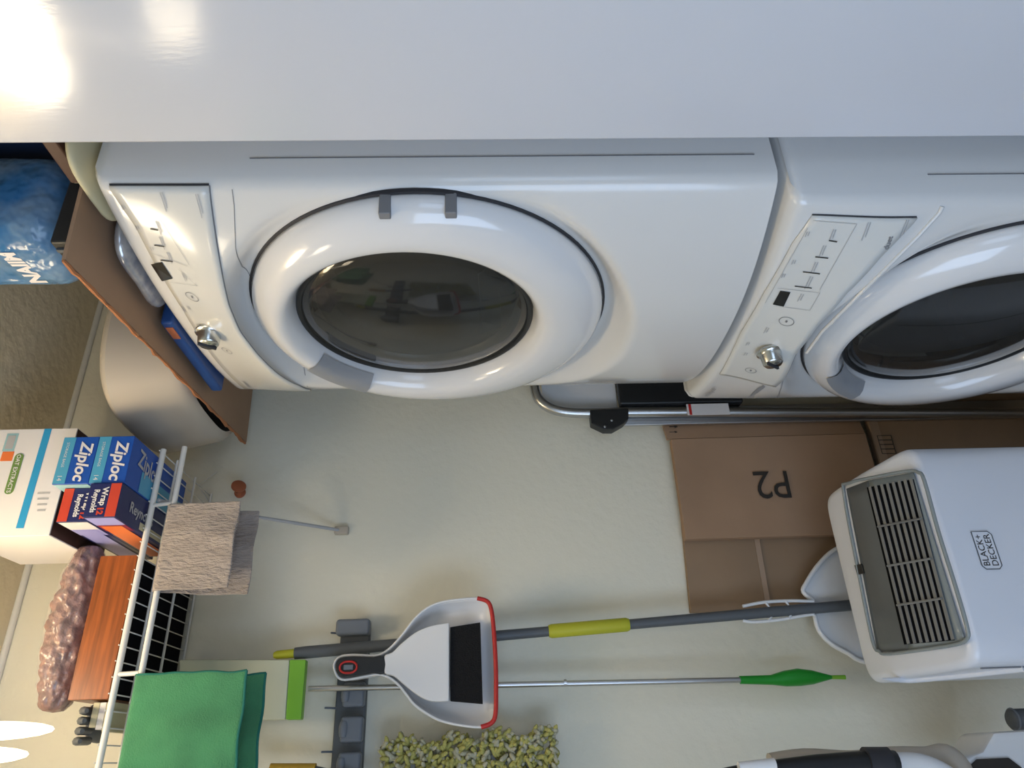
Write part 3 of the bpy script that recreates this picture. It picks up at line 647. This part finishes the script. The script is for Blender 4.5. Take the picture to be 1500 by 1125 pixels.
# brush
T=thing('hand_brush','white hand brush with black bristles nested in the small dustpan','brush',zp([(800,450)],.84)[0])
bo=smoothpts(zp([(996,637),(900,637),(830,605),(760,550),(705,505),(660,492),(660,446),(660,400),(700,383),(750,335),(820,280),(900,245),(996,229)],.833),3)
prism('brush_body',bo,(0,-.022,0),M['white'],T,bev=.004)
V=zp([(998,245),(1155,220),(1168,645),(998,630)],.820)
prism('bristles',V,(0,.02,0),M['blk'],T,bev=.001)
hb=smoothpts(zp([(662,402),(600,405),(500,403),(430,410),(408,432),(404,460),(412,490),(440,505),(520,498),(600,488),(662,490)],.827),2,True)
prism('handle',hb,(0,-.016,0),M['dark'],T,bev=.004)
cc=zp([(465,455)],.809)[0]; 
tube('red_ring',[cc+Vector((.0115*math.sin(t*math.pi/12),0,.018*math.copysign(abs(math.cos(t*math.pi/12))**.8,math.cos(t*math.pi/12)))) for t in range(24)],.0022,M['redr'],T,closed=True)
box('grip_slot',(cc.x-.005,.8085,cc.z-.010),(cc.x+.005,.8112,cc.z+.010),M['gtool2'],T,bev=.001)
# chenille duster
T=thing('chenille_duster','fluffy yellow and white chenille mop head at the bottom edge of the wall tools','mop',(-.80,.9,1.55))
a=pY(562,1085,.90); b=pY(815,1085,.90)
box('plate',(-.95,.915,b.z+.01),(a.x-.03,.925,a.z-.01),M['white'],T,bev=.003)
for nm,m_,cnt,ylo in (('yellow_strands','fy',620,.0),('white_strands','fw',330,.0)):
    V=[];F=[]
    for i in range(cnt):
        t=R.random(); z=lerp(b.z,a.z,t)
        dx=R.random()**1.3*.2
        if nm[0]=='w' : dx=R.random()**2*.2
        x=(a.x+.006-.012*t+.008*math.sin(t*23))-dx; y=.905-R.random()*.02
        d=Vector((R.uniform(-.3,1)if dx<.03 else R.uniform(-1,1),R.uniform(-1,-.2),R.uniform(-1,1))).normalized(); L_=R.uniform(.018,.034)
        p=Vector((x,y,z)); v,f=tubegeo([p-d*L_*.5,p-d*L_*.25,p+d*L_*.4,p+d*L_*.6],[.002,.0048,.0048,.002],6)
        F+=[tuple(len(V)+k for k in q) for q in f]; V+=v
    o=mesh(nm,V,F,M[m_],T,True); o['kind']='stuff'
# ochre handle further left on the rail
T=thing('ochre_handle','ochre tool handle seen at the bottom edge left of the rail','handle',pY(430,1130,.9))
tube('grip',[pY(396,1128,.885),pY(462,1128,.885)],.013,M['orangey'],T,k=14)
tube('stick',[pY(462,1128,.885),pY(560,1150,.885)],.008,M['gtool'],T,k=12)

# ================================================================ step ladder in the gap
Yl=.88; T=thing('step_ladder','folded silver step ladder with black steps behind the washer','ladder',(.05,Yl,0))
P=smoothpts([pY(x,y,Yl) for x,y in ((782,545),(784,572),(792,588),(812,600),(845,605),(905,604))],5)
bt=pY(1500,606,Yl); P+= [pY(1010,603,Yl),Vector((bt.x,Yl,.03))]
tp=[Vector((.28-p.x,p.y,p.z)) for p in P[::-1]]
tube('tube_frame',P+[],.0135,M['alu'],T,k=16); tube('tube_frame',tp[::-1],.0135,M['alu'],T,k=16)
tube('top_bar',[P[0],Vector((.28-P[0].x,Yl,P[0].z))],.0135,M['alu'],T,k=16)
box('side_rail',(-.012,.900,.02),(.04,.912,1.16),M['alu'],T,bev=.002)
q=[pY(x,y,Yl-.016) for x,y in ((864,600),(921,598),(921,612),(914,620),(898,629),(885,629),(866,620))]
br=prism('hinge_bracket',q,(0,.03,0),M['dark'],T,bev=.003)
for x,y in ((896,616),(886,625)):
    lathe('rivet',[(.0035,0),(.0035,.002),(.0005,.003)],pY(x,y,Yl-.016),(0,-1,0),M['alu'],br,k=10)
z0_,z1_=pY(1004,580,Yl).z,pY(906,580,Yl).z
box('step',(.035,Yl-.01,z0_-.15),(.25,Yl+.02,z1_),M['dark'],T,bev=.006)
box('back_plate',(.04,.905,z1_),(.25,.912,P[0].z-.02),M['white'],T,bev=.002)
a=pY(1006,598,Yl-.015); b=pY(1070,609,Yl-.015)
st=box('sticker',(a.x-.020,Yl-.0150,b.z),(a.x+.012,Yl-.0138,a.z),M['paper'],T)
box('sticker_stripe',(a.x-.0195,Yl-.0156,a.z-.012),(a.x+.0115,Yl-.0151,a.z-.005),M['redr'],st)

# ================================================================ cartons leaning on the far wall
T=thing('flat_carton','brown flat carton marked P2 leaning on the far wall','carton',(-.15,.92,.5))
tl=pY(983,643,.915); bl=pY(1002,790,.915); lowz=pY(1268,640,.91).z
V=[Vector((tl.x,.915,tl.z)),Vector((bl.x,.915,bl.z-.004)),Vector((bl.x,.905,lowz)),Vector((tl.x,.905,lowz))]
prism('front_face',V,(0,.022,0),M['card'],T,bev=.002)
f0=pY(972,617,.915)
prism('side_flap',[Vector((tl.x+.001,.917,tl.z+.01)),Vector((f0.x+.05,.940,f0.z+.004)),Vector((f0.x+.05,.935,lowz)),Vector((tl.x+.001,.908,lowz))],(0,.008,0),M['card'],T)
o=pY(1131,708,.908); sl=(V[3]-V[0]).normalized()
# P2, printed upside down
text('lettering','P2',.105,o+Vector((0,-.0025,0)),-sl,Vector((-1,0,0)),M['ink'],T,bold=0,sx=.92)
for iy in (626,634):
    p=pY(980,iy,.926); q=pY(990,iy,.926); off=Vector((0,-.004,0)) 
    tube('arrow',[p+off,q+off],.0012,M['ink'],T,k=4); tube('arrow',[q+off-Vector((0,0,-.004)),q+off-Vector((0,0,.004))],[.004,.0005],M['ink'],T,k=4)
T=thing('rear_carton','brown taped carton behind the P2 carton, further left','carton',(-.4,.94,.5))
a=pY(1002,780,.942); b=pY(1012,897,.942)
prism('front_face',[Vector((a.x+.05,.942,a.z)),Vector((b.x,.942,b.z)),Vector((b.x,.938,.02)),Vector((a.x+.05,.938,.02))],(0,.016,0),M['card2'],T,bev=.002)
p=pY(1113,790,.92); q=pY(1132,898,.92)
prism('tape',[Vector((p.x+.03,.9400,p.z+.006)),Vector((b.x+.003,.9400,q.z+.006)),Vector((b.x+.003,.9385,q.z-.006)),Vector((p.x+.03,.9385,p.z-.006))],(0,-.0008,0),M['tape'],T)
T=thing('lower_carton','dull brown carton with a printed symbol under the P2 carton','carton',(-.1,.9,0))
box('front_face',(-.36,.914,.004),(.10,.934,lowz-.02),M['card2'],T,bev=.003)
box('taped_edge',(-.36,.9125,lowz-.045),(.06,.9138,lowz-.022),M['tape'],T)
a=pY(1285,638,.912); b=pY(1313,664,.912)
fr=[(a.x,a.z),(b.x-.0,a.z),(b.x,b.z),(a.x,b.z)]
tube('symbol',[Vector((x,.9128,z)) for x,z in fr],.0015,M['ink'],T,k=4,closed=True)
for k in (1,2,3): tube('symbol',[Vector((lerp(a.x,b.x,k/4),.9128,a.z)),Vector((lerp(a.x,b.x,k/4),.9128,b.z))],.0012,M['ink'],T,k=4)

# ================================================================ portable air conditioner
T=thing('air_conditioner','white portable air conditioner with grey slatted top outlet and rectangular badge','air conditioner',(-.483,.6,0))
ax0,ax1=-.672,-.266; yF,yR=.45,.765
def topz(y): t=(y-yF)/(yR-yF); return .687+.042*math.sin(min(1,max(0,t))*math.pi/2)
def acf(u,v):
    # u around the outline, v up
    a=u*2*math.pi; e=.17; c=math.copysign(abs(math.cos(a))**e,math.cos(a)); s=math.copysign(abs(math.sin(a))**e,math.sin(a))
    hx=(ax1-ax0)/2; hy=(yR-yF)/2; k=1
    x=(ax0+ax1)/2+hx*c; y=(yF+yR)/2+hy*s
    y-=.010*(1-c*c) if s<0 else 0
    zt_=topz(y)
    if v<.9: z=.02+(zt_-.02-.018)*(v/.9)
    else:
        t=(v-.9)/.1*math.pi/2; z=zt_-.018+.018*math.sin(t); d=.018*(1-math.cos(t)); x-=d*c; y-=d*s
    return Vector((x,y,z))
N=96; V=[];F=[]; nv=22
for j in range(nv+1):
    v=j/12*.9 if j<=12 else .9+(j-12)/10*.1
    for i in range(N): V.append(acf(i/N,v))
for j in range(nv):
    for i in range(N): F.append((j*N+i,j*N+(i+1)%N,(j+1)*N+(i+1)%N,(j+1)*N+i))
# top cap towards the centre, in rings
cc=Vector(((ax0+ax1)/2,(yF+yR)/2,0)); rings=[nv]
for r in range(1,8):
    rings.append(len(V)//N)
    for i in range(N):
        q=lerp(V[nv*N+i],cc,r/8); V.append(Vector((q.x,q.y,topz(q.y))))
for a_,b_ in zip(rings,rings[1:]):
    for i in range(N): F.append((a_*N+i,a_*N+(i+1)%N,b_*N+(i+1)%N,b_*N+i))
F.append(tuple(rings[-1]*N+i for i in range(N))); F.append(tuple(range(N))[::-1])
mesh('shell',V,F,M['acw'],T,True)
# inset outlet, laid over the top by pixels of the photo
def top(ix,iy,h=0):
    y=.6
    for _ in range(20):
        p=pZ(ix,iy,topz(y)+h); y=min(yR,max(yF-.01,p.y))
    return p
def toppoly(name,pts,h0,h1,m,n=4):
    P=smoothpts([top(x,y,h1) for x,y in pts],n,True) if n>1 else [top(x,y,h1) for x,y in pts]
    return prism(name,P,(0,0,h0-h1),m,T)
def strip(name,ring_,h,m,par=None):
    # triangulated curved sheet filling two matching pixel polylines
    A,B=ring_; V=[];F=[]; nn=14
    for k in range(nn+1):
        for j in range(9):
            x=lerp(A[0][0],A[1][0],k/nn),lerp(A[0][1],A[1][1],k/nn); y=lerp(B[0][0],B[1][0],k/nn),lerp(B[0][1],B[1][1],k/nn)
            V.append(top(lerp(x[0],y[0],j/8),lerp(x[1],y[1],j/8),h))
    for k in range(nn):
        for j in range(8): F.append((k*9+j,(k+1)*9+j,(k+1)*9+j+1,k*9+j+1))
    o=mesh(name,V,F,m,par or T,True); md=o.modifiers.new('s','SOLIDIFY'); md.thickness=.0016; md.offset=0; return o
strip('control_surface',([(1240,716),(1286,955)],[(1272,704),(1332,954)]),.0022,M['acg'])
strip('outlet_frame',([(1272,704),(1332,954)],[(1338,692),(1414,938)]),.0020,M['acl'])
strip('outlet_well',([(1270,714),(1325,944)],[(1338,702),(1398,938)]),.0040,M['felt'])
rimp=[(1236,722),(1242,708),(1290,697),(1330,690),(1345,692),(1354,704),(1375,780),(1400,860),(1417,920),(1416,936),(1400,944),(1350,952),(1300,958),(1288,954),(1278,938),(1256,830)]
tube('outlet_rim',[top(x,y,.003) for x,y in smoothpts([Vector((a,b,0)) for a,b in rimp],4,True) and [(q.x,q.y) for q in smoothpts([Vector((a,b,0)) for a,b in rimp],4,True)]],.0035,M['acl'],T,closed=True)
for k in range(8):
    t=k/7; a=(lerp(1274,1334,t),lerp(713,701,t)); b=(lerp(1331,1396,t),lerp(943,937,t))
    P=[top(lerp(a[0],b[0],j/8),lerp(a[1],b[1],j/8),.0062) for j in range(9)]
    V=[];F=[]
    for p in P:
        V+= [p+Vector((0,-.0042,.0002)),p+Vector((0,.0036,.0014)),p+Vector((0,.0036,.0002)),p+Vector((0,-.0042,-.0008))]
    for j in range(8):
        for q in range(4): F.append((j*4+q,j*4+(q+1)%4,j*4+4+(q+1)%4,j*4+4+q))
    F+= [(0,1,2,3),(32,33,34,35)]
    mesh('slat',V,F,M['acs'],T)
for t in (.25,.5,.75):
    a=(lerp(1272,1328,t),lerp(714,944,t)); b=(lerp(1326,1386,t)+8,lerp(704,938,t)-3)
    tube('divider',[top(a[0],a[1],.0105),top(b[0],b[1],.0105)],.0022,M['acs'],T,k=6)
strip('display',([(1252,828),(1256,842)],[(1262,826),(1266,840)]),.0045,M['ink'])
tube('side_lip',smoothpts([pX(1292,994,ax0+.001),pX(1330,996,ax0-.001),pX(1400,990,ax0-.002),pX(1500,979,ax0-.002)],4),[.0005,.002,.004,.005]+[.006]*9,M['acw'],T,k=10)
# badge on the front
c=pY(1445,806,yF-.0095)
P=[(c.x+sx*w_,c.y,c.z+sz*h_) for sx,sz,w_,h_ in ((-1,-1,.030,.018),(-1,-1,.034,.014),(-1,1,.034,.018),(-1,1,.034,.018),(1,1,.030,.018),(1,1,.034,.014),(1,-1,.034,.018))]
P=[Vector((c.x-.034,c.y,c.z-.012)),Vector((c.x-.034,c.y,c.z+.012)),Vector((c.x-.028,c.y,c.z+.018)),Vector((c.x+.034,c.y,c.z+.018)),Vector((c.x+.034,c.y,c.z-.012)),Vector((c.x+.028,c.y,c.z-.018)),Vector((c.x-.028,c.y,c.z-.018))]
prism('badge',P,(0,-.0012,0),M['acw'],T); tube('badge_border',[p+Vector((0,-.0014,0)) for p in P],.0009,M['gtool'],T,k=5,closed=True)
text('lettering','BLACK+',.0165,(c.x,c.y-.0016,c.z+.0078),(1,0,0),(0,0,1),M['ink'],T,bold=.0001,sx=.95)
text('lettering','DECKER',.0165,(c.x,c.y-.0016,c.z-.0078),(1,0,0),(0,0,1),M['ink'],T,bold=.0001,sx=.95)
for x in (ax0,ax1):
    box('side_seam',(x-.001,yF+.03,.05),(x+.001,yF+.033,.66),M['print'],T)

# ================================================================ bottom right corner of the photo: vacuum, bucket, cap
Yv=.62
T=thing('stick_vacuum','black stick vacuum with pale grey button, low at the far wall','vacuum',pY(1300,1130,Yv))
P=[pY(x,y,Yv) for x,y in ((1020,1150),(1060,1138),(1120,1131),(1200,1124),(1280,1118),(1312,1118))]
tube('body',smoothpts(P,4),[.010+.011*min(1,i/12) for i in range(21)],M['dark'],T,k=16)
tube('collar',[pY(1268,1116,Yv-.0),pY(1302,1116,Yv-.0)],.0245,M['seam'],T,k=18)
tube('button',[pY(1082,1124,Yv-.018),pY(1135,1120,Yv-.018)],[.009,.011],M['white'],T,k=14)
tube('wand',smoothpts([pY(1312,1118,Yv),pY(1350,1120,Yv),pY(1385,1135,Yv),pY(1420,1165,Yv)],4),.018,M['white'],T,k=16)
T=thing('dark_hose','dark taupe hose bulging behind the stick vacuum','hose',pY(1380,1120,.75))
tube('hose',smoothpts([pY(x,y,.674) for x,y in ((1130,1122),(1180,1115),(1250,1118),(1310,1112),(1360,1112),(1385,1108),(1405,1125),(1410,1150))],4),.022,M['tub'],T,k=14)
T=thing('white_canister','white canister with a black inset lid in the low corner','canister',pY(1480,1120,.7))
P=[pY(x,y,.70) for x,y in ((1456,1072),(1520,1068),(1520,1160),(1400,1160),(1408,1112),(1440,1100))]
prism('shell',P,(0,.12,0),M['white'],T,bev=.010)
P=[pY(x,y,.695) for x,y in ((1432,1112),(1478,1110),(1498,1125),(1498,1160),(1415,1160),(1418,1125))]
prism('inset',P,(0,.004,0),M['ink'],T,bev=.001)
T=thing('round_jar','small dark round jar above the white canister','jar',pY(1492,1052,.75))
lathe('jar_body',[(.0005,-.0),(.017,.0),(.020,.004),(.020,.05),(.0005,.05)],pY(1480,1054,.78),(0,0,-1),M['gtool'],T,k=24)
tube('jar_ring',[pY(1480,1054,.78)+Vector((.0205*math.cos(t*math.pi/10),.0205*math.sin(t*math.pi/10),-.006)) for t in range(20)],.002,M['gtool2'],T,k=6,closed=True)
